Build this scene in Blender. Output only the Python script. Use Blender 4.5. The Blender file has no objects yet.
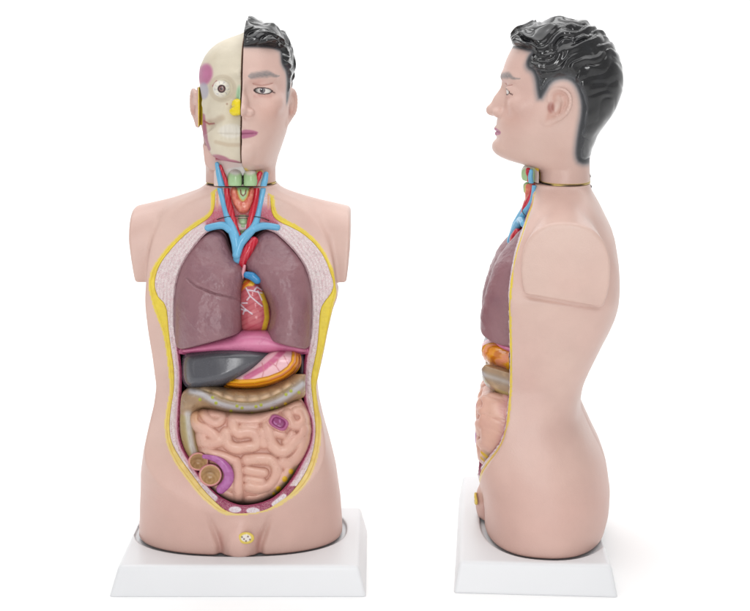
import bpy, math
import numpy as np

# ------------------------------------------------------------------ scale and camera
S = 0.0015            # metres per design unit
D = 1300.0            # camera distance in units
HZ = 5.0              # horizon height in photo rows
VB = 562.0            # table level
CX = 238.5            # body mid line of the front-facing model
scene = bpy.context.scene
cam_d = bpy.data.cameras.new('camera'); cam = bpy.data.objects.new('camera', cam_d)
scene.collection.objects.link(cam); scene.camera = cam
cam.location = (0, -D * S, (VB - HZ) * S); cam.rotation_euler = (math.radians(90), 0, 0)
cam_d.sensor_width = 36; cam_d.lens = 36 * D / 750; cam_d.shift_y = -(305.5 - HZ) / 750
cam_d.clip_start = 0.05; cam_d.clip_end = 100
world = bpy.data.worlds.new('World'); scene.world = world; world.use_nodes = True
bg = world.node_tree.nodes['Background']; bg.inputs[0].default_value = (1, 1, 1, 1); bg.inputs[1].default_value = 0.52
scene.view_settings.view_transform = 'Standard'; scene.view_settings.look = 'None'
scene.view_settings.exposure = 0.0; scene.view_settings.gamma = 1.0

def area(name, loc, target, sx, sy, power):
    l = bpy.data.lights.new(name, 'AREA'); l.shape = 'RECTANGLE'; l.size = sx; l.size_y = sy; l.energy = power
    o = bpy.data.objects.new(name, l); scene.collection.objects.link(o); o.location = loc
    d = np.array(target, float) - np.array(loc, float)
    from mathutils import Vector
    o.rotation_euler = Vector(d).to_track_quat('-Z', 'Y').to_euler()
    return o
area('softbox_top', (0, -0.2, 2.6), (0, 0.1, 0), 3.2, 2.2, 38)
area('softbox_front', (-0.10, -2.6, 0.95), (0, 0, 0.6), 0.34, 1.9, 23)
area('softbox_left', (-2.4, -1.6, 1.3), (0, 0, 0.4), 0.8, 1.6, 3.5)
area('backdrop_lamp', (0, 1.0, 2.6), (0, 2.3, 0.4), 4.0, 0.8, 40)

# ------------------------------------------------------------------ numeric helpers
F4 = np.float32
def g_side_Y(x): return (np.asarray(x, float) - 545) * 1.038 + 16       # profile photo column -> depth
def g_side_V(v): return 5 + (np.asarray(v, float) - 5) * 1.038
def front_V(v, Y): return HZ + (np.asarray(v, float) - HZ) * (D + Y) / D
def front_X(u, Y): return 375 + (np.asarray(u, float) - 375) * (D + Y) / D - CX
def proj(X, V, Y):
    k = D / (D + Y); return 375 + (X + CX - 375) * k, HZ + (V - HZ) * k
def tab(xs, ys, sig=2.5):
    xs = np.asarray(xs, float); ys = np.asarray(ys, float)
    t = np.arange(xs[0] - 12, xs[-1] + 12, 0.5); y = np.interp(t, xs, ys)
    if sig > 0:
        k = np.arange(-int(8 * sig), int(8 * sig) + 1) * 0.5; w = np.exp(-k * k / (2 * sig * sig)); w /= w.sum()
        y = np.convolve(np.pad(y, len(k) // 2, mode='edge'), w, 'valid')
    return lambda q: np.interp(q, t, y).astype(F4)
def smin(a, b, k): h = np.clip(0.5 + 0.5 * (b - a) / k, 0, 1); return b + (a - b) * h - k * h * (1 - h)
def smax(a, b, k): return -smin(-a, -b, k)
def sstep(a, b, x): t = np.clip((x - a) / (b - a), 0, 1); return t * t * (3 - 2 * t)
def seg_d(U, V, a, b):
    ax, ay = a; bx, by = b; dx, dy = bx - ax, by - ay; L = dx * dx + dy * dy + 1e-9
    t = np.clip(((U - ax) * dx + (V - ay) * dy) / L, 0, 1)
    return np.hypot(U - ax - t * dx, V - ay - t * dy), t
def line_d(U, V, pts):
    d = None
    for a, b in zip(pts[:-1], pts[1:]):
        e, _ = seg_d(U, V, a, b); d = e if d is None else np.minimum(d, e)
    return d
def line_p(U, V, pts):
    """distance, arc length and signed side of the nearest point of a polyline"""
    best = None; s0 = 0
    for a, b in zip(pts[:-1], pts[1:]):
        e, t = seg_d(U, V, a, b); L = math.hypot(b[0] - a[0], b[1] - a[1])
        s = s0 + t * L; sg = np.sign((b[0] - a[0]) * (V - a[1]) - (b[1] - a[1]) * (U - a[0]))
        if best is None: best = [e, s, sg]
        else:
            m = e < best[0]; best = [np.where(m, e, best[0]), np.where(m, s, best[1]), np.where(m, sg, best[2])]
        s0 += L
    return best
def smooth_poly(pts, n=3, closed=True):
    p = np.array(pts, float)
    for _ in range(n):
        if closed:
            q = np.roll(p, -1, 0); p = np.stack([p * .75 + q * .25, p * .25 + q * .75], 1).reshape(-1, 2)
        else:
            q = p[1:]; r = p[:-1]; m = np.stack([r * .75 + q * .25, r * .25 + q * .75], 1).reshape(-1, 2)
            p = np.vstack([p[:1], m[1:-1], p[-1:]])
    return p
def poly_sd(U, V, p):
    U = np.asarray(U, float); V = np.asarray(V, float)
    d = np.full(np.broadcast(U, V).shape, 1e9); ins = np.zeros(d.shape, bool)
    for i in range(len(p)):
        a, b = p[i], p[(i + 1) % len(p)]
        e, _ = seg_d(U, V, a, b); d = np.minimum(d, e)
        if a[1] != b[1]:
            c = ((a[1] > V) != (b[1] > V)) & (U < (b[0] - a[0]) * (V - a[1]) / (b[1] - a[1]) + a[0]); ins ^= c
    return np.where(ins, -d, d)
class Map2:
    """2-D field sampled on a raster and read back bilinearly"""
    def __init__(s, fn, u0, u1, v0, v1, h=0.5):
        s.u0, s.v0, s.h = u0, v0, h
        gu = np.arange(u0, u1 + h, h); gv = np.arange(v0, v1 + h, h)
        s.a = fn(gu[:, None], gv[None, :]).astype(F4)
    def __call__(s, U, V):
        x = np.clip((U - s.u0) / s.h, 0, s.a.shape[0] - 1.001); y = np.clip((V - s.v0) / s.h, 0, s.a.shape[1] - 1.001)
        i = x.astype(np.int32); j = y.astype(np.int32); fx = (x - i).astype(F4); fy = (y - j).astype(F4); a = s.a
        return (a[i, j] * (1 - fx) + a[i + 1, j] * fx) * (1 - fy) + (a[i, j + 1] * (1 - fx) + a[i + 1, j + 1] * fx) * fy
def sdmap(pts, sm=2, pad=45):
    p = smooth_poly(pts, sm) if sm else np.array(pts, float)
    return Map2(lambda u, v: poly_sd(u, v, p), p[:, 0].min() - pad, p[:, 0].max() + pad, p[:, 1].min() - pad, p[:, 1].max() + pad, 0.6)
_rng = np.random.RandomState(7); _lat = _rng.rand(64, 64, 64).astype(F4)
def noise(a, b, c, s):
    a, b, c = np.broadcast_arrays(a / s, b / s, c / s)
    i = np.floor(a).astype(int); j = np.floor(b).astype(int); k = np.floor(c).astype(int)
    x = a - i; y = b - j; z = c - k; x = x * x * (3 - 2 * x); y = y * y * (3 - 2 * y); z = z * z * (3 - 2 * z)
    r = 0
    for di in (0, 1):
        for dj in (0, 1):
            for dk in (0, 1):
                r = r + _lat[(i + di) % 64, (j + dj) % 64, (k + dk) % 64] * (x if di else 1 - x) * (y if dj else 1 - y) * (z if dk else 1 - z)
    return r * 2 - 1
def fbm(a, b, c, s): return noise(a, b, c, s) * .6 + noise(a + 31, b + 7, c, s / 2) * .3 + noise(a, b + 17, c + 5, s / 4) * .15

def snets(F):
    """naive surface nets: vertices in index space and quads"""
    ins = F < 0
    c = ins[:-1, :-1, :-1].astype(np.int8)
    for i in (0, 1):
        for j in (0, 1):
            for k in (0, 1):
                if i + j + k: c = c + ins[i:ins.shape[0] - 1 + i, j:ins.shape[1] - 1 + j, k:ins.shape[2] - 1 + k]
    act = (c > 0) & (c < 8); I = np.argwhere(act); vid = np.full(act.shape, -1, np.int32); vid[act] = np.arange(len(I))
    cor = [(i, j, k) for i in (0, 1) for j in (0, 1) for k in (0, 1)]
    val = {q: F[I[:, 0] + q[0], I[:, 1] + q[1], I[:, 2] + q[2]] for q in cor}
    acc = np.zeros((len(I), 3)); cnt = np.zeros(len(I))
    for a in cor:
        for ax in range(3):
            if a[ax]: continue
            b = list(a); b[ax] = 1; b = tuple(b); va, vb = val[a], val[b]
            m = (va < 0) != (vb < 0); t = np.where(m, va / np.where(m, va - vb, 1), 0)
            P = np.tile(np.array(a, float), (len(I), 1)); P[:, ax] += t
            acc += P * m[:, None]; cnt += m
    pts = I + acc / cnt[:, None]
    quads = []
    for ax in range(3):
        sl0 = [slice(1, -1)] * 3; sl1 = [slice(1, -1)] * 3; sl0[ax] = slice(0, -1); sl1[ax] = slice(1, None)
        a = ins[tuple(sl0)]; b = ins[tuple(sl1)]; E = np.argwhere(a != b)
        if not len(E): continue
        s = a[E[:, 0], E[:, 1], E[:, 2]]
        o1, o2 = [x for x in range(3) if x != ax]
        E = E.copy(); E[:, o1] += 1; E[:, o2] += 1
        def at(d1, d2):
            q = E.copy(); q[:, o1] -= d1; q[:, o2] -= d2; return vid[q[:, 0], q[:, 1], q[:, 2]]
        Q = np.stack([at(0, 0), at(1, 0), at(1, 1), at(0, 1)], 1)
        fl = s if ax != 1 else ~s
        Q[~fl] = Q[~fl][:, ::-1]; quads.append(Q)
    return pts, np.concatenate(quads)

def lin(c):
    c = np.asarray(c, float) / 255.0; return np.where(c <= .04045, c / 12.92, ((c + .055) / 1.055) ** 2.4)
class Paint:
    """paint layers mixed in display values, returned as linear base colours"""
    def __init__(s, n, base): s.c = np.tile(np.array(base, float), (n, 1))
    def mix(s, col, m):
        m = np.clip(m, 0, 1)[:, None]; s.c = s.c * (1 - m) + np.array(col, float) * m; return s
    def out(s): return lin(np.clip(s.c, 0, 255))
GAIN = 0.80

def link_mesh(name, verts, faces, mat, parent=None, cols=None, smooth=True):
    me = bpy.data.meshes.new(name); n = len(verts); me.vertices.add(n)
    me.vertices.foreach_set('co', np.asarray(verts, F4).ravel())
    faces = np.asarray(faces, np.int32); m, k = faces.shape
    me.loops.add(m * k); me.loops.foreach_set('vertex_index', faces.ravel())
    me.polygons.add(m); me.polygons.foreach_set('loop_start', np.arange(0, m * k, k, dtype=np.int32))
    me.polygons.foreach_set('loop_total', np.full(m, k, np.int32))
    me.polygons.foreach_set('use_smooth', np.full(m, smooth))
    me.update(calc_edges=True)
    if cols is not None:
        at = me.color_attributes.new('Paint', 'FLOAT_COLOR', 'POINT')
        at.data.foreach_set('color', np.concatenate([cols * GAIN, np.ones((n, 1))], 1).astype(F4).ravel())
    me.materials.append(mat)
    o = bpy.data.objects.new(name, me); scene.collection.objects.link(o)
    if parent: o.parent = parent
    return o
def to_local(X, V, Y): return np.stack([X * S, Y * S, (VB - V) * S], 1)

def build(name, box, h, fn, paint, mat, parent, space='photo', dy=None):
    """mesh the zero level of fn(a, b, Y); a, b are front-view columns/rows ('photo') or body units ('body')"""
    (a0, a1), (b0, b1), (y0, y1) = box
    A = np.arange(a0, a1 + h, h, dtype=F4)[:, None, None]; B = np.arange(b0, b1 + h, h, dtype=F4)[None, :, None]
    Y = np.arange(y0, y1 + h, h, dtype=F4)[None, None, :]
    Fv = np.array(np.broadcast_to(fn(A, B, Y), (A.shape[0], B.shape[1], Y.shape[2])), dtype=F4)
    for ax in range(3):                       # close the box
        s = [slice(None)] * 3; s[ax] = 0; Fv[tuple(s)] = np.maximum(Fv[tuple(s)], .3); s[ax] = -1; Fv[tuple(s)] = np.maximum(Fv[tuple(s)], .3)
    p, q = snets(Fv)
    a = a0 + p[:, 0] * h; b = b0 + p[:, 1] * h; y = y0 + p[:, 2] * h
    if dy is not None: yy = y + dy(a, b)
    else: yy = y
    if space == 'photo': X, V = front_X(a, yy), front_V(b, yy)
    else: X, V = a, b
    # photo space and body space share the same handedness
    cols = paint(a, b, y) if callable(paint) else np.tile(lin(paint), (len(a), 1))
    return link_mesh(name, to_local(X, V, yy), q[:, ::-1], mat, parent, cols)

# ------------------------------------------------------------------ materials
def material(name, rough=.38, spec=.5, bump=.0, bscale=300, mott=.04, mscale=25, coat=0.0, lines=None, metal=0.0, color=None, sss=0.0, bump2=0.0, b2scale=60):
    m = bpy.data.materials.new(name); m.use_nodes = True; nt = m.node_tree; N = nt.nodes; L = nt.links
    b = N['Principled BSDF']; b.inputs['Roughness'].default_value = rough; b.inputs['Specular IOR Level'].default_value = spec
    b.inputs['Metallic'].default_value = metal; b.inputs['Coat Weight'].default_value = coat; b.inputs['Coat Roughness'].default_value = .12
    if sss: b.inputs['Subsurface Weight'].default_value = sss; b.inputs['Subsurface Radius'].default_value = (.006, .003, .002); b.inputs['Subsurface Scale'].default_value = 1
    tc = N.new('ShaderNodeTexCoord')
    if color is None:
        at = N.new('ShaderNodeAttribute'); at.attribute_name = 'Paint'; src = at.outputs['Color']
    else:
        r = N.new('ShaderNodeRGB'); r.outputs[0].default_value = (*lin(color), 1); src = r.outputs[0]
    nz = N.new('ShaderNodeTexNoise'); nz.inputs['Scale'].default_value = mscale; nz.inputs['Detail'].default_value = 6
    L.new(tc.outputs['Object'], nz.inputs['Vector'])
    mr = N.new('ShaderNodeMapRange'); mr.inputs[1].default_value = .3; mr.inputs[2].default_value = .7
    mr.inputs[3].default_value = 1 - mott; mr.inputs[4].default_value = 1 + mott; L.new(nz.outputs[0], mr.inputs[0])
    vm = N.new('ShaderNodeVectorMath'); vm.operation = 'SCALE'; L.new(src, vm.inputs[0]); L.new(mr.outputs[0], vm.inputs['Scale']); out = vm.outputs[0]
    if lines:                                  # fine squiggles of a second colour (muscle fibre, painted by hand)
        col, sc, th, amt = lines
        n2 = N.new('ShaderNodeTexNoise'); n2.inputs['Scale'].default_value = sc; n2.inputs['Detail'].default_value = 3; n2.inputs['Distortion'].default_value = 2.5
        L.new(tc.outputs['Object'], n2.inputs['Vector'])
        s1 = N.new('ShaderNodeMath'); s1.operation = 'SUBTRACT'; s1.inputs[1].default_value = .5; L.new(n2.outputs[0], s1.inputs[0])
        s2 = N.new('ShaderNodeMath'); s2.operation = 'ABSOLUTE'; L.new(s1.outputs[0], s2.inputs[0])
        s3 = N.new('ShaderNodeMapRange'); s3.inputs[1].default_value = 0; s3.inputs[2].default_value = th; s3.inputs[3].default_value = amt; s3.inputs[4].default_value = 0; L.new(s2.outputs[0], s3.inputs[0])
        mx = N.new('ShaderNodeMix'); mx.data_type = 'RGBA'; L.new(s3.outputs[0], mx.inputs[0]); L.new(out, mx.inputs[6]); mx.inputs[7].default_value = (*lin(col), 1); out = mx.outputs[2]
    L.new(out, b.inputs['Base Color'])
    prev = None
    for st, sc in ((bump2, b2scale), (bump, bscale)):
        if st:
            n3 = N.new('ShaderNodeTexNoise'); n3.inputs['Scale'].default_value = sc; n3.inputs['Detail'].default_value = 4; L.new(tc.outputs['Object'], n3.inputs['Vector'])
            bp = N.new('ShaderNodeBump'); bp.inputs['Strength'].default_value = st; bp.inputs['Distance'].default_value = .002
            L.new(n3.outputs[0], bp.inputs['Height'])
            if prev: L.new(prev.outputs[0], bp.inputs['Normal'])
            prev = bp
    if prev: L.new(prev.outputs[0], b.inputs['Normal'])
    rn = N.new('ShaderNodeMapRange'); rn.inputs[1].default_value = .3; rn.inputs[2].default_value = .7; rn.inputs[3].default_value = rough - .05; rn.inputs[4].default_value = rough + .07
    L.new(nz.outputs[0], rn.inputs[0]); L.new(rn.outputs[0], b.inputs['Roughness'])
    return m
M_skin = material('painted_skin', .38, .5, bump=.16, bscale=420, mott=.035, mscale=22, bump2=.25, b2scale=48)
M_fat = material('painted_fat', .40, .5, bump=.45, bscale=260, mott=.08, mscale=90)
M_muscle = material('painted_muscle', .45, .4, bump=.5, bscale=320, mott=.03, mscale=60, lines=((190, 140, 150), 260, .06, .95))
M_lung = material('lung_vinyl', .36, .6, bump=.08, bscale=420, mott=.03, mscale=30, bump2=.6, b2scale=150)
M_organ = material('organ_vinyl', .30, .5, bump=.10, bscale=300, mott=.05, mscale=60, bump2=.2, b2scale=60)
M_liver = material('liver_vinyl', .24, .6, bump=.05, bscale=300, mott=.06, mscale=40)
M_gloss = material('vessel_paint', .22, .55, bump=.1, bscale=250, mott=.05, mscale=80)
M_bone = material('bone_paint', .45, .4, bump=.18, bscale=260, mott=.05, mscale=40, bump2=.2, b2scale=50)
M_hair = material('hair_paint', .13, .5, bump=.10, bscale=90, mott=.2, mscale=60, coat=.3)
M_base = material('white_plastic', .33, .5, bump=.04, bscale=500, mott=.012, mscale=8, color=(217, 218, 220))
M_metal = material('dark_metal', .35, .5, metal=.8, color=(90, 85, 80), mott=.1)
M_backdrop = material('white_paper', .9, .1, mott=.004, mscale=3, color=(247, 247, 247))

# ------------------------------------------------------------------ backdrop (floor sweeping up behind)
def backdrop():
    prof = [(-4.0, 0.0), (0.9, 0.0)]
    for i in range(1, 17):
        a = math.radians(90 * i / 16); prof.append((0.9 + 1.2 * math.sin(a), 1.2 - 1.2 * math.cos(a)))
    prof.append((2.1, 4.0))
    vs = []; fs = []
    for y, z in prof: vs += [(-5, y, z), (5, y, z)]
    for i in range(len(prof) - 1): fs.append((2 * i, 2 * i + 1, 2 * i + 3, 2 * i + 2))
    o = link_mesh('backdrop', np.array(vs), np.array(fs), M_backdrop)
    o['kind'] = 'structure'; o['label'] = 'seamless white studio backdrop under and behind the models'
backdrop()

# ------------------------------------------------------------------ things
root = bpy.data.objects.new('anatomical_torso', None); scene.collection.objects.link(root)
root.location = ((CX - 375) * S, 0, 0)
root['label'] = 'anatomical torso model facing the viewer, showing its open chest and half skull face'
root['category'] = 'anatomical model'; root['group'] = 'anatomical torso models on white bases'

# ---- outlines of the cut ring in the front view
O_pts = [(210,180),(211,188),(212,200),(211.5,210),(207,216),(193,224),(179,236),(167,248),(157,262),(151,272),(149,286),(151,296),(155,310),(163,330),(167,350),(169,370),(171,390),(167,410),(165,426),(167,444),(175,462),(187,478),(199,494),(211,505),(222,513),(236,518),(250,520),(263,516),(278,507),(290,500),(305,485),(313,470),(319,450),(321,430),(320,410),(317,390),(318,376),(321,356),(328,335),(331,310),(336.6,292),(336,280),(331,266),(323,250),(313,238),(301,228),(285,220),(277,215),(274,206),(273,188),(273,180)]
M_pts = [(216,176),(216,188),(216,208),(211,218),(199,226),(187,234),(175,246),(165,258),(158,270),(155,284),(158,296),(165,302),(168,310),(169.4,330),(172,350),(175,370),(175,390),(172,406),(170,426),(172,442),(181,458),(193,474),(205,490),(215,500),(227,511),(242,515),(254,515),(266,510),(278,502),(289,494),(300,480),(308,466),(313,448),(315,430),(313,410),(310.5,390),(310,376),(316,350),(318,330),(319,310),(323,302),(331,292),(333,284),(330.6,276),(325,260),(317,248),(305,236),(291,228),(279,223),(272,217),(269.4,206),(269.4,188),(269.4,176)]
I_pts = [(207,230),(195,244),(185,258),(179,270),(175,284),(174,300),(173.6,310),(174,330),(178,348),(181,370),(180.6,390),(179,410),(178,430),(181,446),(189,460),(201,478),(214,494),(231,504),(245,507),(265,503),(278,496),(291,482),(301,464),(309,448),(312,434),(311,420),(307,410),(304,395),(304,375),(306,356),(309.5,345),(312,330),(312.6,310),(312,292),(310,278),(305,264),(295,250),(283,238),(275,231),(258,226),(240,232),(224,226)]
sdO = sdmap(O_pts); sdM = sdmap(M_pts); sdI = sdmap(I_pts)
Ycut = tab([150,187,205,215,228,245,262,285,320,350,385,410,430,442,455,468,480,498,520,560], [7,6,5,1,-4,-10,-14,-17,-17,-16,-17,-19,-23,-29,-38,-45,-49,-52,-64,-80], 4)
def Ycut_uv(u, v):                      # cut surface depth seen at a front-view row
    y = Ycut(v)
    for _ in range(5): y = .5 * y + .5 * Ycut(front_V(v, y))
    return y

# ---- torso shell
sx = lambda v, x: (np.asarray(x, float) - 375) * 1.0108 + 375 - CX
bv = [183,190,193,198,204,210,230,291,303,325,350,378,395,420,440,465,500,530,545,565]
bl = [205,201.5,195,180,166,158,152,149.5,150,152.6,157,161,159,153,148,143.4,141,140,140.4,140.4]
br = [274,277,283,298,312,322,332,339,334,329,324,317.5,319.5,325.5,330.5,336,340.5,342.5,343,343]
V_ = front_V(bv, 14)
Lx = tab(V_, sx(bv, bl), 3); Rx = tab(V_, sx(bv, br), 3)
fv = [183,195,205,215,228,245,270,320,400,435,455,470,485,500,520,560]
fx = [535,530,524,513,500,488,478,471,469,471,475,479,483,485,485.5,487]
Fy = tab(g_side_V(fv), g_side_Y(fx), 4)
kv = [180,189,205,221,232,255,275,295,307,320,332,358,375,392,402,415,430,443,460,480,500,518,537,560]
kx = [589.5,591,600,608,613,616.4,617.4,616,613,608,602,590,583,580,580.4,586,593,600,606,609,608,603,595,587]
By = tab(g_side_V(kv), g_side_Y(kx), 4)
Nx = tab([180,205,235,265,300,330,400,440,480,560], [3.2,3.0,3.0,4.2,4.4,3.6,3.2,3.0,2.5,2.4], 4)
xoL = tab([205,215,240,265,289], [-110,-111,-109.5,-106,-102.5], 2); xoR = tab([205,215,240,265,289], [110,111.5,111.5,110,107], 2)
def sup(a, b, n): return (np.abs(a) ** n + np.abs(b) ** n) ** (1.0 / n)
def torso_outer(X, V, Y):
    l, r, f, b, n = Lx(V), Rx(V), Fy(V), By(V), Nx(V)
    w = (r - l) / 2; cx = (r + l) / 2; d = (b - f) / 2; cy = (b + f) / 2
    F = (sup((X - cx) / w, (Y - cy) / d, n) - 1) * np.minimum(w, d)
    t = np.abs(X)
    vt = np.interp(t, [25,36,45,60,80,112,125], [183,190,195.5,199.5,205,212.5,216]).astype(F4)
    vb = 282 + (Y + 6) * .15; vb = np.minimum(vb, 293)
    vc = 257.0; rv = vc - vt; rv = np.where(V > vc, 58., rv)
    ry = np.interp(t, [0,40,80,112], [22,26,36,43]).astype(F4); yc = np.interp(t, [0,40,80,112], [34,35,36,36]).astype(F4)
    F2 = (sup((Y - yc) / ry, (V - vc) / rv, 2.3) - 1) * 38
    F2 = smax(F2, V - vb, 3)
    F2 = smax(F2, np.where(X < 0, xoL(V) - X, X - xoR(V)), 3.5)
    F = smin(F, F2, 3)
    F = F + 1.6 * np.exp(-((V - vb - 2.5) / 2.8) ** 2) * sstep(80, 92, t) * sstep(-8, 6, Y) * sstep(76, 62, Y)
    # soft pad in front of the groin, creases beside it
    gx = X - 6
    pad = (np.sqrt((gx / 16.5) ** 2 + ((V - 521) / 25) ** 2 + ((Y + 40) / 15.3) ** 2) - 1) * 12
    F = F + 4.5 * np.exp(-((np.abs(gx) - 19 - .35 * np.maximum(528 - V, 0)) / 3.6) ** 2) * sstep(488, 520, V) * (Y < 0)
    F = smin(F, pad, 4)
    # shallow flank hollows and spine line
    F = F + 1.6 * np.exp(-(X / 7.0) ** 2) * (Y > 40) * sstep(215, 250, V)
    return F
def torso_field(X, V, Y):
    F = torso_outer(X, V, Y)
    u, v = proj(X, V, Y)
    F = smax(F, Ycut(V) - Y, 1.5)
    cav = np.maximum(sdI(u, v) + 1.2, Y - 34)
    F = np.maximum(F, -cav)
    F = smax(F, 188.2 - V, 1.0); F = smax(F, V - 536.5, 2.5)
    return F
SKIN = (223, 189, 177)
def skin_tone(X, V, Y, p):
    n = fbm(X, V, Y, 38.)
    p.mix((231, 204, 190), .45 * np.clip(n, 0, 1)); p.mix((209, 168, 158), .45 * np.clip(-n, 0, 1))
    return p
def torso_paint(X, V, Y):
    u, v = proj(X, V, Y); p = Paint(len(X), SKIN); skin_tone(X, V, Y, p)
    p.mix((216, 172, 160), .5 * sstep(400, 500, V))
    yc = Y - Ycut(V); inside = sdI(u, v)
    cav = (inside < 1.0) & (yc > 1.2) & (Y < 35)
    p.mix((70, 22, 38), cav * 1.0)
    face = (yc < 1.3) & (sdO(u, v) < .8)
    p.mix((238, 212, 62), face * (V < 505) * 1.0); p.mix((236, 208, 126), face * (V < 505) * sstep(350, 455, V)); p.mix((228, 206, 204), face * (sdM(u, v) < -1.5) * 1.0); p.mix((206, 170, 176), face * (inside < 4) * 1.0); p.mix((168, 60, 100), face * (inside < 4) * sstep(335, 350, V))
    rim = np.exp(-((yc - 1.0) / 1.0) ** 2) * (sdO(u, v) < 1.2) * (sdO(u, v) > -4) * (V < 500) * (yc < 1.0)
    p.mix((232, 206, 140), rim * .55)
    cut_l = sstep(1.5, .5, np.abs(X - np.where(X < 0, xoL(V), xoR(V)))) * (V > 205) * (V < 292)
    p.mix((232, 208, 190), .12 * cut_l)
    p.mix((196, 140, 130), .5 * np.exp(-((np.abs(X - 6) - 18) / 3.) ** 2) * sstep(505, 520, V) * (Y < 0))
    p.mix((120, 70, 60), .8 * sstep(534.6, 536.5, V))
    return p.out()
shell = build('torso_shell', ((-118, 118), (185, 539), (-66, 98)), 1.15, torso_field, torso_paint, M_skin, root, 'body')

# small cross-section on the pad
def disc_f(U, V, Y):
    return smax(np.sqrt(((U - 246) / 8.3) ** 2 + ((V - 538) / 6.0) ** 2) * 6 - 6, np.abs(Y + 55.4 - .035 * (U - 246) ** 2 - .02 * (V - 538) ** 2) - 1.2, .8)
def disc_p(u, v, y):
    r = np.sqrt(((u - 246) / 8.3) ** 2 + ((v - 538) / 6.0) ** 2); p = Paint(len(u), (232, 205, 95))
    p.mix((240, 232, 222), sstep(.68, .55, r))
    for a, b in ((244, 539), (248, 536.5), (246, 541), (250, 539.5), (242, 537)): p.mix((120, 95, 90), .9 * sstep(1.3, .5, np.hypot(u - a, v - b)))
    return p.out()
build('section_disc', ((235, 257), (529, 547), (-62, -50)), .5, disc_f, disc_p, M_organ, root)

# ---- fat and muscle rings lying on the cut surface
def fat_f(u, v, y):
    d = smax(sdO(u, v) + .9, -sdM(u, v) + .9, 1.0)
    d = smax(d, 187.6 - v, .6)
    yy = y + Ycut_uv(u, v); d = smax(d, torso_outer(front_X(u, yy), front_V(v, yy), yy) + .5, .6)
    return smax(d, np.abs(y - 1.2) - 2.2 - .4 * noise(u, v, 0 * u, 6.), 1.2)
def fat_p(u, v, y):
    p = Paint(len(u), (238, 212, 62)); p.mix((236, 208, 126), sstep(360, 470, v)); p.mix((222, 176, 84), .5 * sstep(-3.0, -.8, sdO(u, v)) * sstep(350, 420, v))
    p.mix((222, 178, 70), .5 * np.clip(fbm(u, v, y, 9.), 0, 1))
    p.mix((226, 190, 100), .8 * sstep(20, 5, np.hypot(u - 268, v - 512)))
    return p.out()
build('fat_layer', ((145, 341), (184, 524), (-5, 8)), .7, fat_f, fat_p, M_fat, root, 'photo', Ycut_uv)
def mus_f(u, v, y):
    d = smax(sdM(u, v) - .9, -sdI(u, v) + .2, .8); d = smax(d, 188.2 - v, .6)
    yy = y + Ycut_uv(u, v); d = smax(d, torso_outer(front_X(u, yy), front_V(v, yy), yy) + .2, 1.0)
    rid = .25 * np.sin(sdI(u, v) * 1.7) + .7 * noise(u, v, 0 * u, 2.5)
    return smax(d, np.abs(y - 2.2) - 3.7 - rid * (v > 232), 1.0)
def mus_p(u, v, y):
    p = Paint(len(u), (238, 228, 226)); di = sdI(u, v)
    p.mix((206, 186, 184), .35 * sstep(.3, .9, np.sin(di * 1.9 + noise(u, v, 0 * u, 12.) * 3)))
    p.mix((214, 160, 180), .9 * sstep(-1, 3.4, -(di - 4)) * sstep(335, 365, v) * (v < 480))
    p.mix((168, 60, 100), sstep(2.2, .8, di) * sstep(342, 352, v) * (v < 495))
    bad = (v > 486) & (u > 212)
    p.mix((146, 42, 84), bad * sstep(493, 499, v + .25 * np.abs(u - 247)))
    for a, b, rx, ry in ((235, 509.5, 6.5, 3.2), (253, 510.6, 7, 3.2)):
        p.mix((236, 232, 236), sstep(1.1, .85, np.hypot((u - a) / rx, (v - b) / ry)))
    d1, _ = seg_d(u, v, (274, 504), (284, 496)); p.mix((238, 236, 238), sstep(2.9, 2.0, d1))
    d1, _ = seg_d(u, v, (204, 488), (214, 498)); p.mix((226, 216, 222), sstep(4, 3, d1))
    # neck: strap muscles in pink and cream
    nk = sstep(226, 218, v)
    p.mix((200, 92, 112), nk * sstep(196, 214, v)); p.mix((240, 222, 218), nk * sstep(208, 199, v))
    p.mix((236, 170, 120), sstep(1.6, .6, np.minimum(np.abs(u - 217.2), np.abs(u - 268.4))) * sstep(212, 204, v))
    p.mix((186, 84, 84), .85 * nk * sstep(18, 14, np.abs(u - 243)))
    p.mix((176, 40, 66), .8 * sstep(3, 1, np.minimum(line_d(u, v, [(208, 224), (220, 219)]), line_d(u, v, [(276, 224), (264, 219)]))))
    return p.out()
build('muscle_layer', ((152, 336), (184, 518), (-5, 8)), .7, mus_f, mus_p, M_muscle, root, 'photo', Ycut_uv)

# ------------------------------------------------------------------ organs (relief heights over their outlines)
def relief(poly, yedge, H, R, yback, clip=None, extra=None, kc=5, sm=3):
    """solid behind a domed front over an outline; the dome is measured on poly, the solid clipped on clip"""
    a = sdmap(poly, sm); b = sdmap(clip, sm) if clip is not None else a
    if R >= 12:                                  # round off the crest of the distance field
        a = sdmap(poly, sm); k = np.arange(-16, 17) * .6; w = np.exp(-k * k / (2 * (R * .2) ** 2)); w /= w.sum()
        q = a.a
        for ax in (0, 1):
            pq = np.pad(q, [(16, 16) if i == ax else (0, 0) for i in (0, 1)], mode='edge'); n = q.shape[ax]
            q = sum(w[i] * (pq[i:i + n] if ax == 0 else pq[:, i:i + n]) for i in range(33))
        a.a = q.astype(F4)
        if clip is None: b = sdmap(poly, sm)
    def f(u, v, y):
        d = np.clip(-a(u, v) / R, 0, 1); pr = np.sqrt(1 - (1 - d) ** 2)
        h = H(u, v) if callable(H) else H; ye = yedge(u, v) if callable(yedge) else yedge
        yf = ye - h * pr
        if extra is not None: yf = yf + extra(u, v)
        return smax(smax((yf - y) * .75, b(u, v) - .9, kc), y - yback, 1)
    return f, b, b

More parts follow.
